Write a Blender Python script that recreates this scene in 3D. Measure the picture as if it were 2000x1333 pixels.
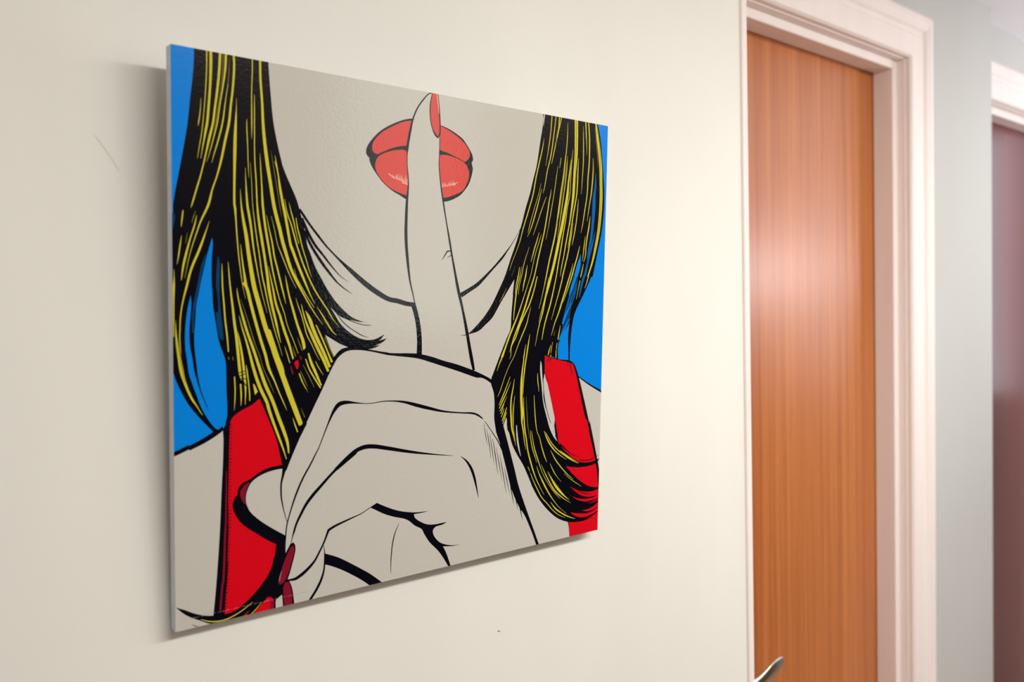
import bpy, bmesh, math, random
import numpy as np
from mathutils import Vector, Matrix
from mathutils.geometry import delaunay_2d_cdt

scn = bpy.context.scene
COL = scn.collection
for o in list(bpy.data.objects):
    bpy.data.objects.remove(o, do_unlink=True)

# ------------------------------------------------------------------ tuning values
KEYW, ENDW, NEARW, SIDEW, FANW, UPW = 47.0, 4.8, 6.5, 0.75, 1.7, 6.0
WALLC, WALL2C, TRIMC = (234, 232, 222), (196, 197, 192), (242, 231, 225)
D1L, D1D = (200, 122, 62), (158, 84, 36)
D2L, D2D = (120, 46, 44), (78, 24, 28)
HX, HZ = 1.262, .9005
INKS = {'k': (1, 4, 14), 'K': (60, 4, 18), 'y': (206, 195, 56), 'o': (120, 112, 40), 'b': (0, 130, 222), 'B': (4, 62, 104),
        'c': (4, 96, 168), 'r': (214, 6, 26), 'R': (134, 18, 42), 'l': (212, 66, 56), 's': (196, 193, 182), 'g': (150, 140, 150),
        'p': (232, 176, 160), 'w': (116, 76, 56)}

# ------------------------------------------------------------------ camera
FPX, CX, CY = 1674.0, 1000.0, 666.5
YAW, PITCH, ROLL = 0.7045521708, -0.0316537423, -0.0205889066
CAM = Vector((0.0, -0.8, 1.56))
_cy, _sy, _cp, _sp = math.cos(YAW), math.sin(YAW), math.cos(PITCH), math.sin(PITCH)
FWD = Vector((_sy * _cp, _cy * _cp, _sp))
_r = Vector((_cy, -_sy, 0.0))
_u = _r.cross(FWD)
RGT = _r * math.cos(ROLL) + _u * math.sin(ROLL)
UPV = -_r * math.sin(ROLL) + _u * math.cos(ROLL)
cam_data = bpy.data.cameras.new('camera')
cam = bpy.data.objects.new('camera', cam_data)
COL.objects.link(cam)
cam.matrix_world = Matrix(((RGT.x, UPV.x, -FWD.x, CAM.x), (RGT.y, UPV.y, -FWD.y, CAM.y),
                           (RGT.z, UPV.z, -FWD.z, CAM.z), (0, 0, 0, 1)))
cam_data.sensor_width = 36.0
cam_data.lens = FPX / 2000.0 * 36.0
cam_data.clip_start = 0.02
cam_data.dof.use_dof = True
cam_data.dof.focus_distance = 0.98
cam_data.dof.aperture_fstop = 4.2
scn.camera = cam

# ------------------------------------------------------------------ light
scn.view_settings.view_transform = 'Standard'
scn.view_settings.look = 'None'
scn.view_settings.gamma = 1.0
scn.view_settings.use_curve_mapping = False
scn.view_settings.exposure = 0.25
world = bpy.data.worlds.new('world')
scn.world = world
world.use_nodes = True
world.node_tree.nodes['Background'].inputs[0].default_value = (0.75, 0.85, 1.0, 1)
world.node_tree.nodes['Background'].inputs[1].default_value = 0.3

def area(name, loc, target, sx, sy, power, col, spread=180):
    d = bpy.data.lights.new(name, 'AREA')
    d.shape = 'RECTANGLE'; d.size = sx; d.size_y = sy
    d.energy = power; d.color = col; d.spread = math.radians(spread)
    o = bpy.data.objects.new(name, d); COL.objects.link(o)
    o.location = loc
    o.rotation_euler = (Vector(target) - Vector(loc)).to_track_quat('-Z', 'Y').to_euler()
    return o
# ceiling fitting on the far side of the corridor (warm), glazed door at the corridor end (cool)
area('ceiling_lamp_light', (1.36, -1.26, 2.26), (1.36, -1.20, 1.0), 2.35, 0.24, KEYW, (1.0, 0.99, 0.965))
area('end_window_light', (3.72, -0.70, 1.72), (2.0, -0.6, 1.72), 0.95, 1.04, ENDW, (0.86, 0.86, 1.0))
area('fanlight_glow', (1.34, -1.33, 1.82), (1.34, 0.0, 1.82), 0.44, 0.85, FANW, (0.93, 1.0, 0.93))
area('ceiling_fill_light', (3.1, -1.1, 1.7), (2.7, -0.2, 2.5), 0.3, 0.12, UPW, (0.95, 0.95, 1.0), 130)  # added fill that brightens the ceiling, no fitting behind it
area('near_fill_light', (-1.35, -0.75, 1.7), (0.6, -0.1, 1.5), 1.0, 1.6, NEARW, (1.0, 0.97, 0.92))  # added fill to lift the left part of the near wall
area('side_reflection_light', (3.25, -1.27, 1.8), (0.3, 0.0, 1.45), 0.7, 1.0, SIDEW, (0.97, 0.97, 1.0), 80)  # added light, makes the pale reflection on the first door

# ------------------------------------------------------------------ helpers
def lin(c):
    c = [x / 255.0 for x in c]
    return tuple([(x / 12.92 if x <= 0.04045 else ((x + 0.055) / 1.055) ** 2.4) for x in c] + [1.0])

def mat(name, rgb, rough=0.5, spec=0.5, metal=0.0, var=0.0, vscale=(8, 8, 8), bump=0.0, bscale=200.0, bdist=0.001, rgb2=None):
    m = bpy.data.materials.new(name); m.use_nodes = True
    nt = m.node_tree; b = nt.nodes['Principled BSDF']
    b.inputs['Roughness'].default_value = rough
    b.inputs['Specular IOR Level'].default_value = spec
    b.inputs['Metallic'].default_value = metal
    b.inputs['Base Color'].default_value = lin(rgb)
    tc = nt.nodes.new('ShaderNodeTexCoord')
    if var > 0 or rgb2:
        mp = nt.nodes.new('ShaderNodeMapping'); mp.inputs['Scale'].default_value = vscale
        n = nt.nodes.new('ShaderNodeTexNoise'); n.inputs['Scale'].default_value = 1.0
        n.inputs['Detail'].default_value = 4.0
        r = nt.nodes.new('ShaderNodeValToRGB')
        r.color_ramp.elements[0].position = 0.3; r.color_ramp.elements[1].position = 0.7
        c2 = rgb2 or tuple(max(0, x * (1 - var)) for x in rgb)
        r.color_ramp.elements[0].color = lin(c2); r.color_ramp.elements[1].color = lin(rgb)
        nt.links.new(tc.outputs['Object'], mp.inputs['Vector']); nt.links.new(mp.outputs[0], n.inputs['Vector'])
        nt.links.new(n.outputs['Fac'], r.inputs[0]); nt.links.new(r.outputs[0], b.inputs['Base Color'])
    if bump > 0:
        n2 = nt.nodes.new('ShaderNodeTexNoise'); n2.inputs['Scale'].default_value = bscale
        n2.inputs['Detail'].default_value = 2.0
        bp = nt.nodes.new('ShaderNodeBump'); bp.inputs['Strength'].default_value = bump
        bp.inputs['Distance'].default_value = bdist
        nt.links.new(tc.outputs['Object'], n2.inputs['Vector'])
        nt.links.new(n2.outputs['Fac'], bp.inputs['Height']); nt.links.new(bp.outputs[0], b.inputs['Normal'])
    return m

def wood(name, light, dark, rough, spec, sx, seedoff):
    """straight-grained veneer: wide ribbon bands, fine grain lines, small pores"""
    m = bpy.data.materials.new(name); m.use_nodes = True
    nt = m.node_tree; b = nt.nodes['Principled BSDF']; L = nt.links
    b.inputs['Roughness'].default_value = rough; b.inputs['Specular IOR Level'].default_value = spec
    tc = nt.nodes.new('ShaderNodeTexCoord')
    def noise(scale, detail, off=0.0):
        mp = nt.nodes.new('ShaderNodeMapping'); mp.inputs['Scale'].default_value = scale
        mp.inputs['Location'].default_value = (off, off * .7, off * .3)
        n = nt.nodes.new('ShaderNodeTexNoise'); n.inputs['Scale'].default_value = 1.0; n.inputs['Detail'].default_value = detail
        L.new(tc.outputs['Object'], mp.inputs['Vector']); L.new(mp.outputs[0], n.inputs['Vector'])
        return n.outputs['Fac']
    a = noise((sx * 22, 3, .35), 2, seedoff); c = noise((sx * 75, 3, .9), 3, seedoff + 3); d = noise((sx * 260, 3, 7), 2, seedoff + 8)
    def mth(op, x, y):
        k = nt.nodes.new('ShaderNodeMath'); k.operation = op
        for i, v in enumerate((x, y)):
            if isinstance(v, (int, float)): k.inputs[i].default_value = v
            else: L.new(v, k.inputs[i])
        return k.outputs[0]
    s = mth('ADD', mth('ADD', mth('MULTIPLY', a, .40), mth('MULTIPLY', c, .40)), mth('MULTIPLY', d, .20))
    r = nt.nodes.new('ShaderNodeValToRGB')
    r.color_ramp.elements[0].position = .36; r.color_ramp.elements[1].position = .64
    r.color_ramp.elements[0].color = lin(dark); r.color_ramp.elements[1].color = lin(light)
    L.new(s, r.inputs[0]); L.new(r.outputs[0], b.inputs['Base Color'])
    bp = nt.nodes.new('ShaderNodeBump'); bp.inputs['Strength'].default_value = .06; bp.inputs['Distance'].default_value = .0008
    L.new(s, bp.inputs['Height']); L.new(bp.outputs[0], b.inputs['Normal'])
    return m

def link(name, me, mats, parent=None, **props):
    o = bpy.data.objects.new(name, me); COL.objects.link(o)
    for m in (mats if isinstance(mats, (list, tuple)) else [mats]): me.materials.append(m)
    if parent is not None:
        o.parent = parent
        o.matrix_parent_inverse = Matrix.Identity(4)
        o.matrix_local = parent.matrix_world.inverted() if not parent.get('_loc') else Matrix.Identity(4)
    for k, v in props.items(): o[k] = v
    return o

def empty(name, loc=(0, 0, 0), **props):
    o = bpy.data.objects.new(name, None); COL.objects.link(o); o.location = loc
    o.empty_display_size = .05
    for k, v in props.items(): o[k] = v
    bpy.context.view_layer.update()
    return o

def box_bm(bm, x0, x1, y0, y1, z0, z1, bev=0.0, seg=2):
    r = bmesh.ops.create_cube(bm, size=1.0)
    bmesh.ops.scale(bm, vec=(x1 - x0, y1 - y0, z1 - z0), verts=r['verts'])
    bmesh.ops.translate(bm, vec=((x0 + x1) / 2, (y0 + y1) / 2, (z0 + z1) / 2), verts=r['verts'])
    if bev > 0:
        es = list({e for v in r['verts'] for e in v.link_edges})
        bmesh.ops.bevel(bm, geom=es, offset=bev, segments=seg, affect='EDGES', profile=0.5)

def box(name, x0, x1, y0, y1, z0, z1, m, parent=None, bev=0.0, **props):
    bm = bmesh.new(); box_bm(bm, x0, x1, y0, y1, z0, z1, bev)
    me = bpy.data.meshes.new(name); bm.to_mesh(me); bm.free()
    return link(name, me, m, parent, **props)

def sweep(name, prof, path, m, parent=None, **props):
    """moulding: profile [(u, y)] swept along a mitred path in the XZ plane; u = outward from the opening"""
    verts, faces = [], []
    n = len(prof)
    for i, (x, z, ox, oz) in enumerate(path):
        for (u, y) in prof:
            verts.append((x + ox * u, y, z + oz * u))
    for i in range(len(path) - 1):
        for j in range(n):
            a = i * n + j; b = i * n + (j + 1) % n
            faces.append((a, b, b + n, a + n))
    faces.append(tuple(range(n))[::-1]); faces.append(tuple(range((len(path) - 1) * n, len(path) * n)))
    me = bpy.data.meshes.new(name); me.from_pydata(verts, [], faces); me.validate()
    bm = bmesh.new(); bm.from_mesh(me); bmesh.ops.recalc_face_normals(bm, faces=bm.faces); bm.to_mesh(me); bm.free()
    return link(name, me, m, parent, **props)

# ------------------------------------------------------------------ materials
M_WALL = mat('cream_wall_paint', WALLC, .72, .3, var=.035, vscale=(3, 3, 1.2), bump=.12, bscale=140, bdist=.0006)
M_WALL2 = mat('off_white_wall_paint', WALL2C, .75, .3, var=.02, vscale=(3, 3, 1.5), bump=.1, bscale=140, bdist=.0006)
M_WALL3 = mat('dark_taupe_wall_paint', (96, 84, 76), .7, .3, var=.03, vscale=(3, 3, 2))
M_CEIL = mat('white_ceiling_paint', (242, 242, 245), .85, .2, var=.02, vscale=(4, 4, 4))
M_TRIM = mat('white_satin_trim', TRIMC, .55, .22, var=.02, vscale=(30, 30, 2), bump=.05, bscale=60, bdist=.0008)
M_SHADOWGAP = mat('gap_shade_dark', (28, 18, 20), .9, .1)  # near-black colour for the shade in the door gaps
M_DOOR1 = wood('orange_sapele_veneer', D1L, D1D, .32, .5, 1.0, 0.0)
M_DOOR2 = wood('dark_mahogany_veneer', D2L, D2D, .22, .8, .8, 20.0)
M_FLOOR = mat('pinkish_beige_carpet', (196, 164, 148), .95, .1, var=.12, vscale=(60, 60, 60), bump=.5, bscale=500, bdist=.003)
M_METAL = mat('brushed_steel', (196, 186, 170), .26, .5, metal=1.0, bump=.05, bscale=300, bdist=.0003)
M_BOARD = mat('board_edge_white', (206, 210, 216), .55, .3, var=.06, vscale=(60, 60, 60), bump=.1, bscale=300, bdist=.0003)
M_STRING = mat('hanging_wire', (120, 115, 105), .4, .5, metal=.8)
# ------------------------------------------------------------------ room
ZC = 2.29           # ceiling
XN = 1.163          # end of the near wall
XB = 2.2914         # end of the second wall piece
box('wall_left', -1.6, XN, 0.0, 0.14, 0.0, ZC, M_WALL, kind='structure')
box('trim_1', XN, XN + .0155, -.004, 0.14, 0.0, ZC, M_TRIM, bev=.003, kind='structure')
box('ceiling', -1.6, 3.9, -1.45, 0.4, ZC, ZC + .1, M_CEIL, kind='structure')
box('floor', -1.6, 3.9, -1.45, 0.4, -.1, 0.0, M_FLOOR, kind='structure')
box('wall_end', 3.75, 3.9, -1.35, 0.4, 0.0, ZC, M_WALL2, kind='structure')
box('wall_behind', -1.6, -1.45, -1.35, 0.0, 0.0, ZC, M_WALL3, kind='structure')
box('wall_right', -1.45, 3.75, -1.5, -1.35, 0.0, ZC, M_WALL3, kind='structure')

def door_set(n, yw, x0, x1, ztop, wm, dm, leaf_pull, wallx0, wallx1, wall_name, handle=True, lbl=None):
    """x0..x1 inner edges of the architrave, ztop its inner head; yw = wall face"""
    xi0, xi1, zt = x0 + .003, x1 - .003, ztop - .003      # lining faces
    # wall around the opening, one mesh
    bm = bmesh.new()
    if x0 - .01 > wallx0: box_bm(bm, wallx0, x0 - .01, yw, yw + .16, 0, ZC)
    box_bm(bm, x1 + .01, wallx1, yw, yw + .16, 0, ZC)
    box_bm(bm, max(wallx0, x0 - .01), x1 + .01, yw, yw + .16, ztop + .01, ZC)
    me = bpy.data.meshes.new(wall_name); bm.to_mesh(me); bm.free()
    link(wall_name, me, wm, kind='structure')
    D = empty('door_%d' % n, (0, 0, 0), kind='structure')
    # door lining (three pieces) and stop (three pieces)
    ys, yl = yw + .0154, yw + .0606      # stop face, leaf face
    for nm, a in (('door_lining', (xi0 - .022, xi0, yw - .001, yw + .15, 0, zt + .022)), ('door_lining', (xi1, xi1 + .022, yw - .001, yw + .15, 0, zt + .022)),
                  ('door_lining', (xi0 - .002, xi1 + .002, yw - .0008, yw + .15, zt, zt + .022))):
        box(nm, *a, M_TRIM, D)
    sw = .0187
    for a in ((xi0 - .004, xi0 + sw, ys, yl - .001, 0, zt - sw + .001), (xi1 - sw, xi1 + .004, ys, yl - .001, 0, zt - sw + .001), (xi0 - .004, xi1 + .004, ys, yl - .001, zt - sw, zt + .004)):
        box('door_stop', *a, M_TRIM, D, bev=.0025)
    # architrave: bead on the outer edge
    W = .0985
    prof = [(0, yw), (0, yw - .010), (.004, yw - .0145), (.046, yw - .0155), (.052, yw - .012), (.060, yw - .0115),
            (.066, yw - .017), (.080, yw - .021), (.090, yw - .0205), (W, yw - .014), (W, yw)]
    path = [(x0, 0.0, -1, 0), (x0, ztop, -1, 1), (x1, ztop, 1, 1), (x1, 0.0, 1, 0)]
    for i in range(3):
        p = path[i:i + 2]
        pr = prof if (i > 0 or leaf_pull is None) else [(min(u, leaf_pull), y) for u, y in prof]
        if i == 1 and leaf_pull is not None:
            q = []
            p = [(x0 - leaf_pull, ztop, 0, 1), (x1, ztop, 1, 1)]
        sweep('architrave', pr, p, M_TRIM, D)
    # leaf
    lf = box('door_leaf', xi0 + .0025, xi1 - .0085, yl, yl + .04, .006, zt - .0065, dm, D, bev=.0015)
    box('gap_shade_panel', xi0, xi1, yl + .0025, yl + .0395, 0, zt, M_SHADOWGAP, D)  # dark panel stands in for the shade in the gap round the leaf
    return D, yl

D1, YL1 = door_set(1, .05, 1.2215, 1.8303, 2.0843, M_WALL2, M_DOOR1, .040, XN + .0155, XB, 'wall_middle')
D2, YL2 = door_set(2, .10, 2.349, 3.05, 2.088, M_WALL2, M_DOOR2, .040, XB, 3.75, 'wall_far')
# skirting boards
box('baseboard_left', -1.45, XN, -.016, 0, 0, .12, M_TRIM, bev=.003, kind='structure')
box('baseboard_middle', 1.935, XB, .034, .05, 0, .12, M_TRIM, bev=.003, kind='structure')
box('baseboard_far', 3.155, 3.75, .084, .1, 0, .12, M_TRIM, bev=.003, kind='structure')

# lever handle of the first door
def lever(parent, ox, oz, y0):
    bm = bmesh.new()
    r = bmesh.ops.create_cone(bm, cap_ends=True, segments=40, radius1=.025, radius2=.0235, depth=.009)
    bmesh.ops.rotate(bm, verts=r['verts'], cent=(0, 0, 0), matrix=Matrix.Rotation(math.radians(90), 3, 'X'))
    bmesh.ops.translate(bm, verts=r['verts'], vec=(ox, y0 - .0045, oz))
    me = bpy.data.meshes.new('rose'); bm.to_mesh(me); bm.free()
    # lever grip: spindle neck, bend, broad leaf-shaped blade ending in a rounded tip
    pts = [  # x, y, z, half-height, half-depth
        (0, 0.000, 0, .0100, .0100), (0, -.020, 0, .0095, .0095), (.002, -.038, .000, .0100, .0095), (.012, -.048, .001, .0105, .0085),
        (.026, -.052, .0030, .0120, .0060), (.042, -.053, .0065, .0135, .0052), (.058, -.0525, .0105, .0152, .0048), (.074, -.0515, .0140, .0150, .0046),
        (.088, -.050, .0170, .0130, .0042), (.098, -.049, .0190, .0095, .0034), (.105, -.0485, .0203, .0050, .0022)]
    P = [Vector((ox + p[0], y0 + p[1], oz + p[2])) for p in pts]
    verts, faces, NS = [], [], 20
    for i, p in enumerate(P):
        t = (P[min(i + 1, len(P) - 1)] - P[max(i - 1, 0)]).normalized()
        up = Vector((0, 0, 1)); up = (up - t * up.dot(t)).normalized(); sd = t.cross(up)
        for k in range(NS):
            a = 2 * math.pi * k / NS
            q = p + up * math.cos(a) * pts[i][3] + sd * math.sin(a) * pts[i][4]
            verts.append(q)
    for i in range(len(P) - 1):
        for k in range(NS):
            a = i * NS + k; b = i * NS + (k + 1) % NS
            faces.append((a, b, b + NS, a + NS))
    faces.append(tuple(range(NS))[::-1]); faces.append(tuple(range((len(P) - 1) * NS, len(P) * NS)))
    me2 = bpy.data.meshes.new('door_handle'); me2.from_pydata([tuple(v) for v in verts], [], faces)
    for f in me2.polygons: f.use_smooth = True
    o = link('door_handle', me2, M_METAL, parent, label='brushed steel lever handle')
    md = o.modifiers.new('smooth', 'SUBSURF'); md.levels = 2; md.render_levels = 2
    for f in me.polygons: f.use_smooth = len(f.vertices) == 4
    rs = link('rose', me, M_METAL, o)
    return o
LV = lever(D1, HX, HZ, YL1)

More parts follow.
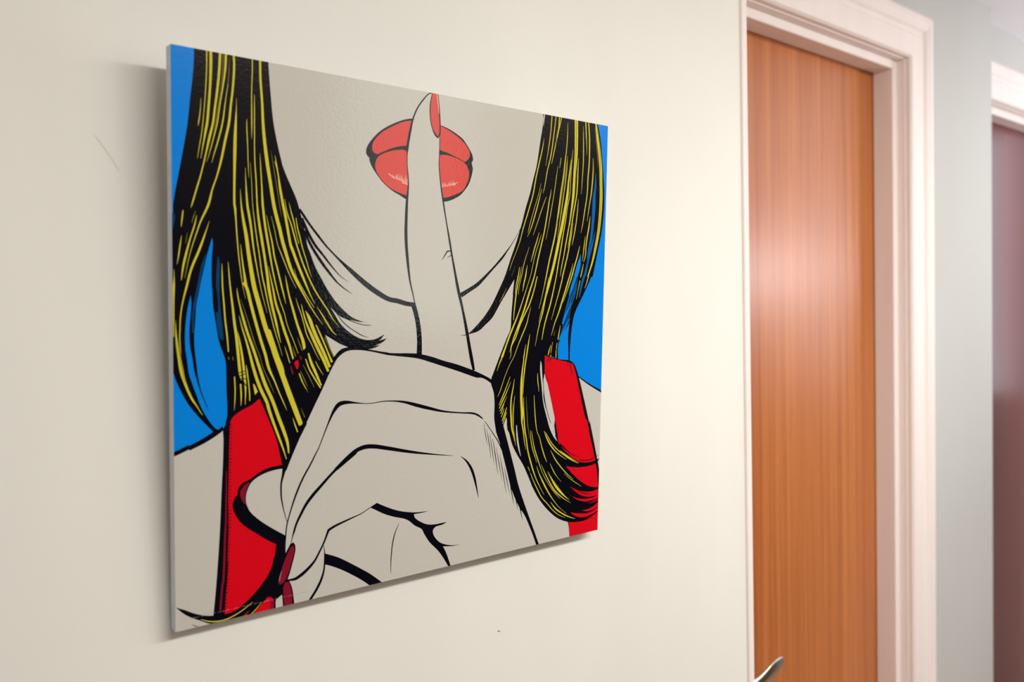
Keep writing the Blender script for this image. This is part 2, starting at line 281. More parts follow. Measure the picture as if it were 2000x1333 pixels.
ART = '''
# blue background
P background b : A 0,0 1400,300 B 1200,900 1000,1333 E 1080,800 1040,930 960,990 820,1080 450,1265 a 180,215 0,290 A 0,1333
P background b : P 1300,60 1900,100 S 1960,700 1580,470 1500,300 1240,200 1000,60
# shoulder lines
S outline k : a 100,250,75 200,218,70 400,120,72 E 420,1300,75 650,1180,80 850,1050,85 960,960,90
S outline k : S 1560,450,16 1750,590,24 1960,715,34
# strap right base
P strap k : S 1000,70 1120,140 1260,185 1440,205 1510,260 1580,450 1660,780 1760,1230 T 1762,0 1872,560 1922,850 1935,1120 U 1925,1000 1437,1085 1400,820 1300,700 T 1150,300 1195,0 S 1100,650 1050,500 1010,300
P strap r : S 1035,118 1120,155 1250,195 1430,235 1490,265 1530,380 1600,700 1700,1150 T 1715,0 1772,280 1830,540 1880,830 1900,1100 U 1925,960 1900,965 1445,1080 1430,960 1420,830 1300,700 T 1250,330 1225,150 S 1205,1200 1120,780 1070,550 1030,380
S strap k : S 1105,150,14 1060,230,6
S strap k : S 1140,165,14 1095,240,5
S strap k : S 1405,235,10 1410,300,5
S strap k : S 1440,235,10 1460,340,9 1480,450,5
D strap R 16,22 : S 1482,320,12 1560,620,12 1652,1060,12 T 1690,20,12 1752,320,12 1812,600,12 1862,900,12
D strap R 22,26 : S 1060,380,16 1110,620,16 1190,1020,16 T 1225,20,16 1250,250,16
# strap left base
P strap k : E 970,985 1100,800 1560,480 I 270,140 545,800 650,1180 a 1960,405 1945,465 1915,600 1903,760 1925,950 b 1985,340 1985,560 e 640,60 640,350 730,190 780,165 802,220 800,320 770,460 730,620 680,770 705,800 600,850 602,1020 588,1020 540,1060 495,1100 490,1300 c 805,1150 805,1080 720,1070 600,1030 450,980 330,920 192,812 330,850 500,910 680,945 805,945 830,700 860,350 885,0 b 880,1000 905,600 930,100 a 920,1333 940,800 960,400 970,0
P strap r : E 1560,490 1440,590 1260,690 1160,760 1100,830 1080,900 1070,1100 a 1065,100 1057,600 1050,1000 b 1052,0 1055,500 1045,750 1035,1000 c 1050,0 1035,300 1010,600 990,915 1020,915 1150,870 1290,765 1440,620 1580,450 1690,290 1760,130 1790,0 b 1800,900 1830,700 1700,640 1500,520 1300,390 1180,250 1120,100 1120,0 a 1120,1040 1150,950 1200,880 1200,830 1260,720 1400,640 1550,530 1700,455 1925,405 I 500,830 400,570 300,330 222,155
S strap R : a 1020,500,8 1015,900,20 1010,1333,26 b 1000,500,30 990,800,34 980,1100,34 965,1333,34 c 960,400,34 940,600,32 918,890,30
D strap K 26,30 : E 1098,900,22 1092,1333,22 a 1085,500,22 1080,1333,22 b 1078,400,22 1050,1000,24 1035,1333,24 c 1025,550,24 1000,900,24
P strap r : c 1690,640 1760,650 1790,700 1785,870 1450,950 1480,890 1600,750
P strap R : c 1735,700 1790,700 1785,845 1730,860
P strap r : c 1240,1000 1330,915 1390,860 1340,940 1290,1010
# skin parts over
P skin s : a 1945,465 1800,490 1650,540 1520,610 1420,700 1360,820 1335,950 1350,1060 1420,1170 1530,1290 b 1340,20 1400,160 1550,300 1750,430 1960,545 1985,560 2000,340 d 240,650 262,420
P skin s : e 655,-20 790,0 742,140 725,190 652,350 642,200
P fingernail R : a 1390,690 1340,715 1270,790 1240,860 1250,930 1290,1010 1325,1055 1320,950 1340,830 1390,720
P fingernail R : e 778,215 740,245 700,310 650,420 600,560 550,720 530,800 540,850 580,852 630,800 680,700 730,560 770,400 788,280
S fingernail g : e 585,640,4 560,720,12 548,800,8
P strap k : e 600,830 705,790 745,900 770,1050 785,1180 790,1260 610,1290 600,1040
P strap R : e 640,815 705,815 735,930 755,1060 755,1240 630,1260 612,1040 612,900
# outlines of the hand
S outline k : e 726,200,14 765,182,18 795,205,20 800,270,20 790,350,20 755,490,20 715,640,20 680,740,22
S outline k : e 735,195,16 690,280,16 648,360,12
S outline k : a 1415,690,8 1360,790,14 1332,900,14 1330,1010,14 1345,1070,10
S outline k : e 600,830,22 602,1020,22 618,1210,22
S outline k : e 705,800,14 742,900,20 765,1040,22 782,1200,24
S outline k : d 300,260,70 275,400,42 247,520,30 240,650,28 250,800,25 290,1000,15 345,1190,10
S outline k : d 340,1190,18 325,1300,20 e 655,0,20 640,200,20 640,350,16
S outline k : V 10,810,10 60,680,12 130,500,18 190,370,36 250,295,50 330,273,42 420,277,22 550,287,9 650,280,9 750,262,11 880,258,15 1000,270,28 1150,308,42 1300,345,36 1450,377,22 1650,393,15 1800,402,22 1860,430,20 1905,470,5
S outline k : V 18,795,12 d 830,10,18 720,230,25 600,450,28 500,680,30 430,880,25 370,1080,20 340,1200,20 320,1333,18
S outline k : V 1560,886,4 1350,872,14 1150,852,27 1000,832,37 800,800,46 650,780,50 550,785,50 450,825,45 350,905,40 200,1055,36 d 1480,15,55 1350,110,50 1200,250,45 1050,400,40 900,570,45 760,730,50 650,880,45 560,1050,40 490,1200,35 450,1333,30 e 760,80,16 735,190,10
S outline k : V 1645,895,4 1700,935,18 1760,1020,30 1800,1130,28 1825,1240,18 1850,1370,4
S outline k : d 1690,935,12 1550,1030,14 1400,1100,22 1250,1170,30 1100,1245,38 1010,1310,40 e 1335,0,36 1280,150,28 1200,320,28 1120,470,35 1020,590,45 900,700,50 800,765,45 700,782,30 660,785,25
P outline k : f 520,265 635,190 700,220 900,295 1050,330 1230,345 1380,335 1475,318 1400,345 1235,375 1250,430 1330,490 1450,540 1580,540 1700,515 1775,503 1700,545 1590,580 1545,640 1560,720 1640,820 1720,860 1850,880 1990,870 1860,893 1710,900 1760,1000 1835,1220 1850,1280 1820,1290 1800,1235 1690,1050 1620,960 1490,830 1400,690 1365,620 1250,560 1150,480 1080,450 900,415 750,370 620,310
S outline k : f 995,525,5 930,680,14 890,850,17 865,1100,14 860,1333,6
S outline k : e 1265,200,7 1280,300,14 1285,420,24 1275,600,28 1240,740,35 1180,880,40 1100,1020,38 1010,1160,40
P outline k : e 1280,345 1500,410 1750,530 1900,610 2010,670 2250,840 2100,930 2010,865 1900,790 1700,680 1500,590 1300,530 1275,530
# left hair
P hair k : A 490,80 485,350 460,650 430,900 385,1333 B 310,450 240,820 190,1080 150,1333 C 150,130 100,140 100,400 E 100,60 165,90 175,140 250,320 400,590 600,830 800,1030 870,1015 940,950 1020,825 1000,900 1060,900 1100,830 1160,760 1260,690 1440,590 1560,490 I 222,155 300,330 400,570 500,830 600,1220 610,1333 660,1333 760,1080 880,800 1000,530 1130,250 1250,0 H 1020,1100 1100,940 1150,850 1220,770 1300,720 1400,700 1500,698 1660,690 1780,660 1855,618 1790,630 1730,650 1800,620 1900,570 1965,508 1900,530 1840,545 1870,520 1925,445 1860,482 1780,522 1680,538 1560,522 1450,475 1320,385 1200,260 1100,95 1050,10 1100,60 1150,115 1230,170 1290,190 1350,205 1500,240 1660,250 1580,240 1500,215 1400,170 1300,90 1200,-10 G 1100,870 1000,720 900,540 800,350 720,130 670,0 F 650,1200 620,1060 590,930 555,800 500,600 400,360 330,200 255,0 B 1925,667 1840,300 1785,0 A 1750,1000 1730,750 1710,500 1702,335 1702,250
P skin s : H 960,455 1080,530 1200,600 1332,655 1230,682 1160,740 1105,812 1050,690 1000,560
S hair k : H 1280,178,20 1400,235,14 1550,285,12 1640,297,12 1715,293,5
S hair k : H 1150,115,8 1220,210,16 1330,320,14 1450,400,14 1560,465,14 1665,498,5
S outline k : F 540,740,40 600,830,42 700,980,38 850,1180,38 970,1333,30 G 1100,140,28 1250,290,45 1400,430,70 1600,610,85 1800,760,85 2000,875,78 N 300,1235,80 450,1280,75 595,1300,72
S hair k : F 585,880,30 650,1060,50 720,1200,48 800,1333,45 G 900,125,38 1000,255,30 1100,380,22 1200,490,14 1335,595,4
S hair k : F 620,1090,40 680,1230,42 730,1333,45 G 820,150,48 920,300,48 1040,460,38 1150,595,26 1270,700,18 1400,790,5
P outline k : H 1300,690 1500,685 1660,690 1850,722 2000,745 O 150,915 300,920 480,920 615,925 700,938 870,980 1050,1040 1250,1095 1450,1165 1600,1225 1810,1333 S 160,515 220,620 150,570 80,520 0,485 O 1600,1320 1450,1270 1250,1200 1050,1135 850,1070 650,1010 480,985 300,968 150,952 H 1980,785 1850,757 1700,725 1500,702 1340,712 1240,760 1160,840
# blue and teal seen through the left hair
P background b : C 785,540 720,760 650,1050 590,1333 D 570,100 530,300 510,600 495,800 500,1000 530,1250 E 560,150 620,400 700,600 765,760 740,700 670,570 600,400 540,210 490,20 D 470,1200 430,1000 415,750 430,500 445,300 440,140 400,300 360,560 345,800 350,1000 375,1180 E 410,90 470,270 540,460 620,660 720,830 830,970 880,1000 940,950 1020,820 1032,600 1020,400 1015,100 D 1000,1200 960,1080 900,900 860,700 830,500 800,300 790,100 C 778,1250 780,850 797,650 790,560
P background B : C 700,780 640,900 590,1080 540,1333 D 520,100 480,280 460,480 460,750 488,760 490,500 530,250 560,80 C 590,1333 620,1100 660,950
P background B : C 880,830 905,900 905,1333 D 905,150 925,400 960,700 970,880 920,860 870,700 855,550 850,420 885,420 880,200 860,50 C 850,1333 862,1000
P background B : C 142,120 170,140 185,200 160,330 145,400 130,400 130,120
# left yellow strands
S hair y : A 605,930,5 590,1150,20 565,1333,24 B 560,50,4
S hair y : A 697,120,32 697,400,27 685,700,26 665,1000,21 635,1333,20 B 610,200,20 575,400,18 545,580,6
S hair y : A 765,120,56 765,400,54 755,700,46 730,1050,46 705,1333,46 B 690,80,48 650,300,35 600,580,8
S hair y : A 918,150,50 900,500,48 870,800,46 830,1100,42 800,1333,42 B 740,250,45 680,520,35 600,850,35 540,1050,38 460,1320,30 C 440,50,4
S hair o : A 965,180,24 955,500,20 925,800,18 880,1100,22 845,1333,26 B 810,180,8
S hair y : A 1012,170,44 1000,450,40 960,750,36 910,1050,30 870,1333,30 B 800,280,26 740,500,16 695,640,4
S hair o : A 1070,250,5 1060,500,18 1040,750,20
S hair y : A 1045,700,10 1000,1000,24 955,1333,36 B 880,300,33 820,500,22 780,650,5
S hair y : A 1135,200,40 1145,400,42 1120,800,40 1090,1050,40 1060,1333,46 B 1000,280,46 930,620,40 860,880,35 790,1080,38 725,1333,44 C 600,270,38 530,470,28 460,680,20 400,900,14 340,1200,4
S hair y : A 1183,930,4 1180,1100,18 1170,1333,42 B 1160,250,58 1155,500,60 1150,800,46 1150,1333,42 C 1160,60,45 1170,200,38 1190,500,30 1215,800,26 1245,1050,22 1280,1300,12 D 1330,200,4
S hair y : A 1440,250,26 1440,500,25 1430,800,22 1430,1333,28 B 1430,100,22 1430,260,4
S hair y : A 1475,870,5 1475,1050,20 1475,1333,24 B 1475,200,24 1480,600,25 1500,900,30 1520,1333,36 C 1545,250,42 1600,600,50 1640,850,46 1690,1200,50 D 1705,0,55 1760,300,48 1830,600,42 1870,780,32 1905,920,6
S hair y : A 1567,270,42 1572,600,42 1600,1000,44 1615,1333,52 B 1640,300,60 1690,700,66 1730,950,62 1790,1333,66 C 1840,220,66 1900,450,62 F 200,980,64 270,1280,64 G 300,50,64 400,370,52 500,590,46 600,780,34 700,960,28 800,1120,20 920,1290,5
S hair y : A 1355,1270,4 B 1350,0,18 1365,400,20 1375,700,16 1385,900,4
S hair y : B 1325,730,4 1335,950,22 1360,1333,42 C 1410,300,42 1460,700,38 1510,1000,28 1570,1320,16 D 1620,200,14 1680,430,4
S hair y : B 1245,1080,5 1260,1333,32 C 1295,250,50 1340,500,66 1380,800,72 1420,1050,78 1470,1333,86 D 1560,330,88 1650,650,90 1740,900,95 1830,1130,95 1910,1333,98 E 1930,100,100 H 20,350,98 80,560,98 160,820,98 240,1040,98 345,1333,100 I 780,270,100 900,590,88
P hair k : I 820,660 880,640 935,530 1000,560 900,760
S hair y : B 1410,650,4 1430,1000,12 1445,1333,14 C 1480,300,22 1520,600,26 1560,850,28 1600,1150,30 1640,1333,32 D 1690,250,24 1750,500,22 1800,700,20 1870,930,12 1930,1130,4
S hair y : B 1565,500,5 1575,700,22 1595,1050,34 1610,1333,42 C 1650,350,42 1700,650,42 1750,950,38 1810,1250,30 D 1890,230,20 1960,430,18 G 330,1250,16 H 370,370,16 440,540,16 520,760,10
S hair y : C 1670,170,5 1720,420,22 1760,600,34 1800,850,38 G 150,250,38 200,450,38 255,680,36 290,820,28 320,950,4
S hair y : C 1700,1000,4 1740,1200,25 1770,1333,36 D 1830,300,40 1900,500,42 G 220,1130,45 H 240,200,46 300,400,48 370,600,46 440,850,34
P hair k : H 380,880 430,855 480,810 480,900 400,940
S hair y : F 80,850,4 130,1050,12 190,1333,14 G 230,100,20 300,280,22 400,520,15 490,700,4
S hair y : F 140,-40,14 190,150,26 220,400,38 260,600,44 320,900,48 400,1333,50 G 420,50,54 500,270,50 600,520,44 700,760,28 790,950,6
S hair o : B 1745,450,5 1790,750,18 1840,1050,18 C 1890,50,14 1920,200,4
S hair y : B 1810,530,5 1830,650,22 1870,900,34 1940,1333,50 C 1990,220,46 F 320,880,46
S hair y : F 300,570,4 340,800,22 410,1000,28 450,1150,33 500,1333,34 G 600,300,36 700,540,34 800,740,32 900,900,30 1000,1050,28 1080,1190,20 H 1130,255,12 1195,335,4
S hair y : F 370,630,4 410,800,24 450,950,26 480,1100,15 530,1300,14
S hair y : F 485,880,14 510,1050,26 550,1200,26 580,1333,24 G 640,200,22 700,400,16 740,520,4
S hair y : G 455,380,4 500,530,16 600,720,20 700,890,16 780,1010,12
S hair y : G 830,1000,4 900,1110,26 1020,1310,34 H 1080,400,26 1145,465,5
S hair y : G 310,480,4 330,600,28 370,800,35 430,1020,40 510,1300,42 H 560,440,52 600,560,58 625,690,56
P hair k : H 585,730 620,690 660,640 680,720
S hair y : G 480,850,4 520,980,18 570,1120,20 620,1300,20 H 660,450,22 740,610,18 830,800,10 870,870,3
S hair y : G 570,960,10 600,1080,26 H 650,250,38 730,440,48 840,680,54 930,860,54 1010,1050,44
S hair y : H 638,60,8 700,180,60 760,350,64 850,560,60 940,750,54 1035,980,52
S hair y : H 808,290,20 850,380,32 930,560,36 1000,730,36 1070,900,42
S hair o : H 950,490,16 1020,650,18 1090,820,12
S hair y : H 685,750,34 730,900,50 800,1060,52 895,1280,36
S hair y : H 640,845,24 700,1010,35 780,1150,35 885,1320,34
S hair y : H 535,1080,28 580,1200,28 650,1340,12
S hair o : H 600,940,8 660,1060,20 730,1200,18 780,1310,8
S hair o : H 555,1040,10 620,1180,22 670,1300,8
S hair y : H 800,880,10 850,980,20 930,1110,5
S hair y : H 300,640,5 340,770,22 385,915,20
S hair o : H 430,640,6 470,780,24 485,820,12
S hair o : H 505,500,8 550,620,26 585,712,22
P hair k : H 380,920 420,870 540,760 620,720 730,610 760,660 690,740 620,860 500,1080 420,1100 380,1000
P hair r : H 455,910 490,870 520,870 532,920 515,1010 490,1005
P hair R : H 390,960 410,965 440,1080 430,1110 415,1070
P hair R : H 540,800 560,790 580,840 560,870
S hair y : D 1190,20,5 1200,130,26 1240,320,34 1300,550,45 1370,780,46 1440,970,50 1500,1150,52 1560,1333,58 E 1650,260,64 1770,530,64 I 540,480,66 I 620,690,64 680,880,52 700,1050,26
S hair y : D 1225,470,5 1275,680,28 1330,850,38 1400,1100,45 1460,1333,56 E 1560,300,62 1680,560,60 I 375,330,58 455,560,50 540,790,44 610,980,38 662,1145,16
S hair o : D 1250,200,5 1340,470,18 1430,760,26 1490,950,20 1560,1130,14 1620,1333,14 E 1700,180,22 1760,320,14 1800,410,4
S hair y : D 1290,-60,45 1340,0,58 1420,300,58 1500,600,56 1580,880,55 1650,1100,54 1710,1333,50 E 1800,200,36 1880,400,28 1950,560,22 I 670,350,4
S hair y : C 1250,640,4 1265,800,26 1290,1000,35 1340,1333,58
S hair y : C 945,960,6 950,1150,30 955,1333,34 D 980,300,37 1000,560,38 1030,800,38 1052,1065,26
S hair y : C 1045,930,6 1060,1100,26 1080,1333,35 D 1120,330,42 1150,600,50 1180,800,56 1200,1000,56 E 1235,20,54 1245,100,52 1265,190,20
S hair y : D 1205,740,6 1235,900,38 1270,1100,42 1300,1333,46 E 1320,200,45 1330,350,36 1325,590,10
S hair y : E 1250,255,38 1260,450,35 1255,610,8
S hair y : E 1150,135,28 1160,350,28 1155,550,20 1145,685,4
S hair y : D 1340,1280,10 E 1350,20,28 1375,200,28 1395,400,28 1398,530,25
P hair y : E 1450,245 1475,265 1528,380 1485,435 1468,350
S hair k : E 1200,80,14 1340,40,14
S hair k : E 1210,130,16 1350,80,14
S hair k : E 1220,225,30 1290,215,24 1340,290,14
S hair k : E 1240,170,14 1360,170,14
S hair k : E 1270,100,16 1285,300,16
S hair o : D 1050,1150,20 1065,1190,20
S hair o : D 1120,1140,14 1128,1200,18
S hair o : I 985,-10,26 1012,65,4
S hair o : I 905,320,8 960,465,22
S hair y : I 765,470,5 800,580,28 845,705,28
S hair y : C 312,90,24 300,200,34 283,355,14
S hair o : C 520,100,8 480,200,24 455,300,8
S hair o : C 385,450,5 365,560,18 350,640,5
S hair y : C 535,175,10 500,330,34 430,550,34 370,770,40 320,980,40 290,1180,22 285,1235,6
S hair y : C 740,270,6 690,420,26 620,620,40 550,800,44 480,960,44 430,1100,40 380,1300,40 D 320,200,35 290,350,30 270,500,28 262,700,26 258,850,26 270,1000,18 280,1110,4
S hair y : C 290,500,6 270,620,28 240,830,30 215,970,6
S hair y : C 165,1050,4 168,1200,24 D 162,0,42 160,200,38 160,500,30 160,820,20
S hair y : D 190,550,6 200,800,38 220,950,46 250,1150,62 E 285,30,78 330,200,56 400,380,44 470,520,40 540,620,28 600,720,18 635,765,4
S hair o : D 215,850,6 235,1000,14 270,1200,20 E 320,120,16 350,240,5
S hair o : D 178,820,4 200,1000,14 225,1180,6
# bottom swoosh strands
S hair y : c 605,1008,14 720,1035,26 850,1040,26 1000,1010,24 1150,940,24 1290,850,20 1450,720,6
S hair y : c 1400,940,16 1490,850,18 1600,720,6
# right hair
P hair k : P 675,-20 672,100 665,230 630,450 570,850 510,1100 455,1333 Q 390,220 320,500 300,570 230,800 150,1030 50,1333 R 120,220 0,470 O 1700,340 1580,480 1460,595 1400,620 1310,628 1400,632 1465,610 1620,560 1740,450 1840,350 R 150,430 280,210 375,45 350,300 325,600 305,870 250,1000 180,1180 S 287,167 215,360 160,515 160,590 200,720 215,900 210,1150 235,1333 T 240,200 330,470 370,640 430,850 470,1000 520,1050 560,950 545,820 450,500 370,200 355,100 350,80 S 360,1260 390,1180 405,1130 415,1160 420,1333 T 445,200 500,400 580,570 680,740 800,1020 U 820,240 950,480 1100,660 1250,780 1400,832 1520,838 1680,810 1800,740 1910,640 1910,500 T 1920,1100 1850,1100 1750,1083 1640,1020 1500,900 1430,820 1375,760 1500,778 1600,778 1700,765 1830,730 1890,690 1925,625 1860,660 1750,695 1600,690 1550,660 1450,590 1300,440 1240,350 1170,230 1110,80 S 1080,1100 1000,600 1030,420 1030,120 1140,140 1250,190 1247,0 R 1085,1150 1095,1060 1140,900 1180,650 1210,520 1270,300 1340,0 Q 1230,1150 1284,970 1282,1150 1232,1345 1480,1345 1560,950 1620,650 1660,300 1670,0 P 1660,1100 1640,800 1610,450 1565,180 1530,20
P hair k : T 215,30 350,60 545,820 U 600,220 700,530 850,950 945,1215 980,1300 930,1330 895,1215 820,1000 700,720 620,600 490,300 415,0
P hair k : R 1400,-20 1640,-20 1500,290 1360,590 1320,750 1290,1000 1270,1333 S 1440,110 1437,215 1418,215 1416,0 R 1245,1000 1265,780 1285,560 1330,400 1390,180
# gaps in the right hair
P background b : Q 1285,985 1282,1150 1235,1333 R 1270,340 1265,290 1340,0 Q 1240,1100
P background B : R 1345,0 1400,10 1388,180 1325,400 1282,600 1265,760 1185,900 1100,1090 1100,1010 1140,880 1180,680 1215,530 1270,330
S background b : R 1372,0,34 1310,200,26 1262,330,8
S background c : R 1385,120,6 1330,290,14 1270,430,14 1215,530,6
S background b : R 1300,430,12 1240,560,24 1190,670,38 1155,780,20
S background b : R 1265,690,10 1190,850,24 1108,1040,34
S background c : P 1530,990,5 1525,1200,26 1508,1333,38 Q 1505,50,44 1500,200,50 1480,500,38 1450,750,36 1410,930,18 1390,1060,5
S background c : Q 1520,600,4 1490,750,18 1440,930,34 1400,1100,26 1350,1320,34 R 1500,20,32 1465,150,30 1428,345,10
P strap r : U 1450,680 1600,697 1750,683 1910,590 1910,645 1780,715 1680,755 1600,757 1520,735
P strap r : U 1640,645 1720,630 1800,595 1910,505 1910,580 1780,645 1700,660
P strap r : U 1740,532 1840,485 1910,430 1910,480 1820,520
P strap r : U 1480,420 1550,445 1640,460 1780,447 1910,390 1910,432 1800,480 1700,500 1580,480
P strap r : U 1445,255 1520,300 1600,330 1700,342 1800,335 1910,292 1910,390 1780,420 1650,410 1560,362
S strap k : U 1560,330,5 1680,372,14 1790,378,5
S strap k : U 1760,532,5 1850,500,12 1910,455,14
P strap r : T 1500,772 1600,790 1700,795 1800,775 1720,812 1600,812
P strap r : T 1600,668 1700,680 1800,665 1850,650 1860,640 1850,625 1750,650 1650,660
S hair k : T 1280,400,30 1400,510,16 1500,580,10 1590,605,4
S hair k : T 1600,662,14 1700,665,14 1810,640,12 1880,595,8 1915,570,3
P skin s : S 1022,430 1048,560 1098,800 1168,1150 T 1176,30 1200,200 1206,285 1170,170 1120,0 S 1075,1100 1040,850 1022,600
P skin s : S 965,205 982,260 990,400 1003,600 1015,830 1055,1000 1100,1180 T 1120,60 1180,210 1238,355 1190,300 1120,160 1075,0 S 1010,900 980,600 957,350
S hair k : S 1000,300,8 1010,560,8 1030,830,10 1075,1050,10 T 1130,60,10
S hair k : R 375,40,6 350,300,10
S outline k : Q 315,540,8 240,680,8 150,830,12 80,930,22 0,1040,34 N 1870,690,30 1750,820,40 1600,970,60 1450,1070,65 1330,1145,80
P skin s : P 690,25 705,28 695,120 680,235 675,100
P skin s : T 568,90 580,95 595,280 618,440 645,605 620,540 590,420 570,250
S hair y : T 420,100,5 445,280,10 490,420,10 540,530,4
# right yellow strands
S hair y : P 690,420,4 660,600,20 620,780,24 560,1050,25 510,1333,25 Q 440,250,24 350,550,20 290,780,14 240,920,10 170,1100,10 125,1240,4
S hair y : P 820,20,20 800,300,19 760,600,16 715,870,4
S hair y : P 887,40,15 850,350,20 800,700,22 740,960,18 690,1250,12 670,1315,4
S hair y : P 942,50,24 925,280,24 880,500,20 840,700,16 810,840,4
S hair y : P 978,60,20 950,200,16 932,290,4
S hair o : P 905,280,6 890,420,16 880,520,6
S hair y : P 1075,160,4 1072,350,14 1050,650,18 1030,800,22 1010,1000,26 980,1200,26 960,1333,28 Q 910,380,30 870,650,32 820,880,30 770,1100,28 725,1333,24 R 850,200,12 800,420,8 770,530,4
S hair o : P 1050,780,6 1030,1000,18 990,1250,20 Q 975,50,16 920,380,16 880,550,6
S hair y : P 1070,700,4 1060,900,18 1040,1100,20 1010,1333,18 Q 960,350,18 930,550,10 905,710,4
S hair y : P 965,738,10 955,820,12 940,905,4
S hair y : P 915,870,4 890,1050,12 850,1333,12 Q 790,350,14 760,520,8 718,730,4
S hair y : P 805,1250,5 795,1333,14 Q 780,70,20 740,330,25 690,620,25 630,880,25 580,1100,25 530,1333,25 R 610,280,36 540,520,36 440,800,34 370,980,26 290,1240,6
S hair y : P 650,1240,4 628,1333,12 Q 615,60,18 560,270,24 500,480,20 450,620,12 418,690,4
S hair y : P 640,1150,3 600,1333,9 Q 530,230,10 440,560,10 425,630,3
S hair y : Q 725,40,8 660,220,14 600,400,14 540,580,9 510,665,3
S hair y : Q 608,615,4 580,730,18 540,860,24 500,1010,18 475,1100,4
S hair y : Q 645,650,3 600,800,12 540,1000,12 470,1320,10 R 580,170,12 500,420,20 430,630,26 370,780,35 290,980,38 230,1150,38 170,1320,42 S 340,150,30 290,270,18 256,380,4
S hair y : R 745,0,20 690,230,24 620,450,28 540,620,28 460,800,28 400,980,24 320,1160,20 S 480,130,10 460,180,4
S hair y : R 640,500,4 610,620,12 570,780,20 510,930,24 430,1130,16 360,1320,11 S 460,280,10 380,480,10 300,720,12 266,795,3
S hair y : Q 450,850,3 400,1000,10 350,1180,14 330,1300,12 R 455,140,10 435,300,4
S hair y : Q 290,1180,8 270,1320,24 R 400,150,16 385,290,4
S hair y : Q 320,1180,4 300,1320,14 R 430,130,20 405,260,28 385,420,26 370,560,22 357,715,10
S hair o : Q 215,1170,4 160,1333,6
S hair y : Q 415,1150,4 390,1320,28 R 525,130,24 508,245,6
S hair y : P 1130,765,4 1110,950,26 1085,1150,34 1070,1333,42 Q 1020,300,52 980,520,52 930,750,50 890,950,50 840,1180,46 800,1333,46 R 920,180,44 880,340,34 830,600,24 780,780,18 750,920,14 710,1140,4
S hair y : R 930,20,4 890,250,14 850,430,14 800,620,12 770,750,4
S hair y : P 1160,600,4 1140,800,14 1120,1100,14 1110,1333,14 Q 1070,200,17 1040,420,20 1000,650,22 960,900,24 920,1130,25 890,1320,22 R 1010,220,24 950,480,28 900,650,28 850,850,22 820,1035,10
S hair y : P 1215,90,66 1215,400,64 1210,700,60 1190,950,50 1175,1150,42 1165,1333,42 Q 1135,250,34 1110,420,22 1080,600,24 1040,820,24 1010,1000,20 970,1200,16 950,1340,5
S hair o : P 1215,110,12 1212,500,14 1200,900,10 1195,1100,6
S hair y : P 1250,740,4 1240,950,22 1220,1333,24 Q 1170,300,24 1130,560,20 1100,750,18 1075,870,4
S hair o : P 1210,1000,4 1195,1200,16 Q 1180,60,18 1150,250,16 1110,500,8
S hair y : Q 1160,460,3 1140,620,12 1110,780,20 1080,950,24 1030,1170,25 990,1333,25 R 1155,20,24 1100,250,20 1030,500,13 973,710,4
S hair y : Q 1247,80,4 1235,250,16 1205,500,20 1170,700,18 1143,830,6
S hair y : P 1328,230,3 1330,500,18 1328,800,18 1310,1100,13 1295,1330,5
S hair y : P 1366,120,28 1375,350,20 1385,550,10 1385,690,3
S hair y : P 1412,130,22 1428,400,26 1425,800,25 1405,1050,24 1390,1333,20 Q 1345,300,19 1315,500,14 1288,625,4
S hair y : P 1487,745,4 1488,950,20 1470,1200,25 1455,1333,22 Q 1415,250,14 1390,435,4
S hair y : Q 1440,360,4 1420,520,24 1390,700,24 1370,860,18 1362,990,18 1333,1100,8
S hair y : Q 1328,1130,6 1310,1230,20 1285,1340,18
S hair y : R 1452,-10,14 1448,25,8
S hair y : R 1440,70,14 1410,220,10 1380,375,4
S hair y : Q 1360,680,4 1340,850,18 1320,1020,10 1315,1090,3
S hair y : P 1530,150,28 1560,400,46 1590,650,52 1610,900,52 1615,1150,52 1618,1333,54 Q 1605,300,52 1575,600,48 1530,850,44 1480,1080,38 1430,1250,28 1400,1340,22
S hair y : R 1578,0,20 1545,120,14 1515,200,4
S hair o : P 1560,300,5 1595,600,14 1612,1000,12 Q 1615,100,14 1580,550,14 1530,850,10 1490,1050,5
S hair o : P 1520,250,6 1540,500,14 1560,750,10 1565,890,3
S hair y : Q 1270,835,4 1240,970,22 1190,1150,25 1140,1333,28 R 1260,150,18 1220,270,12 1168,420,3
S hair y : Q 1160,1125,4 1120,1280,20 R 1265,20,26 1200,240,30 1140,440,33 1090,600,25 1030,760,18 990,900,10 972,965,4
S hair o : R 1032,885,4 1012,965,12
S hair y : R 1120,800,8 1100,920,18 1080,1030,18
S hair y : R 1067,1085,12 1055,1190,10
S hair y : R 1052,1200,12 1048,1333,14 S 1218,60,16 1215,165,14
S hair y : R 965,1120,4 935,1220,22 920,1285,16
S hair y : R 995,1070,4 975,1180,12 965,1250,12
S hair y : R 968,1275,16 964,1295,16
S hair y : R 625,945,6 600,1100,24 565,1333,28 S 725,200,28 700,400,26 685,600,14 680,760,5
S hair y : R 560,1110,4 540,1220,18 525,1333,25 S 690,200,22 665,400,34 655,600,46 652,750,46 655,900,46 665,1100,48 T 660,30,36 685,200,24 705,380,15 727,490,3
S hair o : S 690,1000,5 700,1250,14 T 690,40,10 700,300,6
S hair y : S 690,800,6 692,1050,22 710,1333,28 T 730,300,28 760,520,28 800,680,32 840,820,28 890,960,20 950,1090,12 1022,1225,4
S hair o : S 733,790,5 740,1000,14 755,1250,18 T 770,200,12 785,320,4
S hair y : S 860,770,6 870,1000,18 890,1250,18 T 910,200,14 950,300,14 980,430,20 1030,600,22 1068,695,4
S hair y : S 918,410,8 920,530,20 930,620,14 938,715,3
S hair y : S 540,505,4 520,640,20 495,780,28 480,950,30 485,1150,35 500,1333,30 T 520,250,18 545,360,5
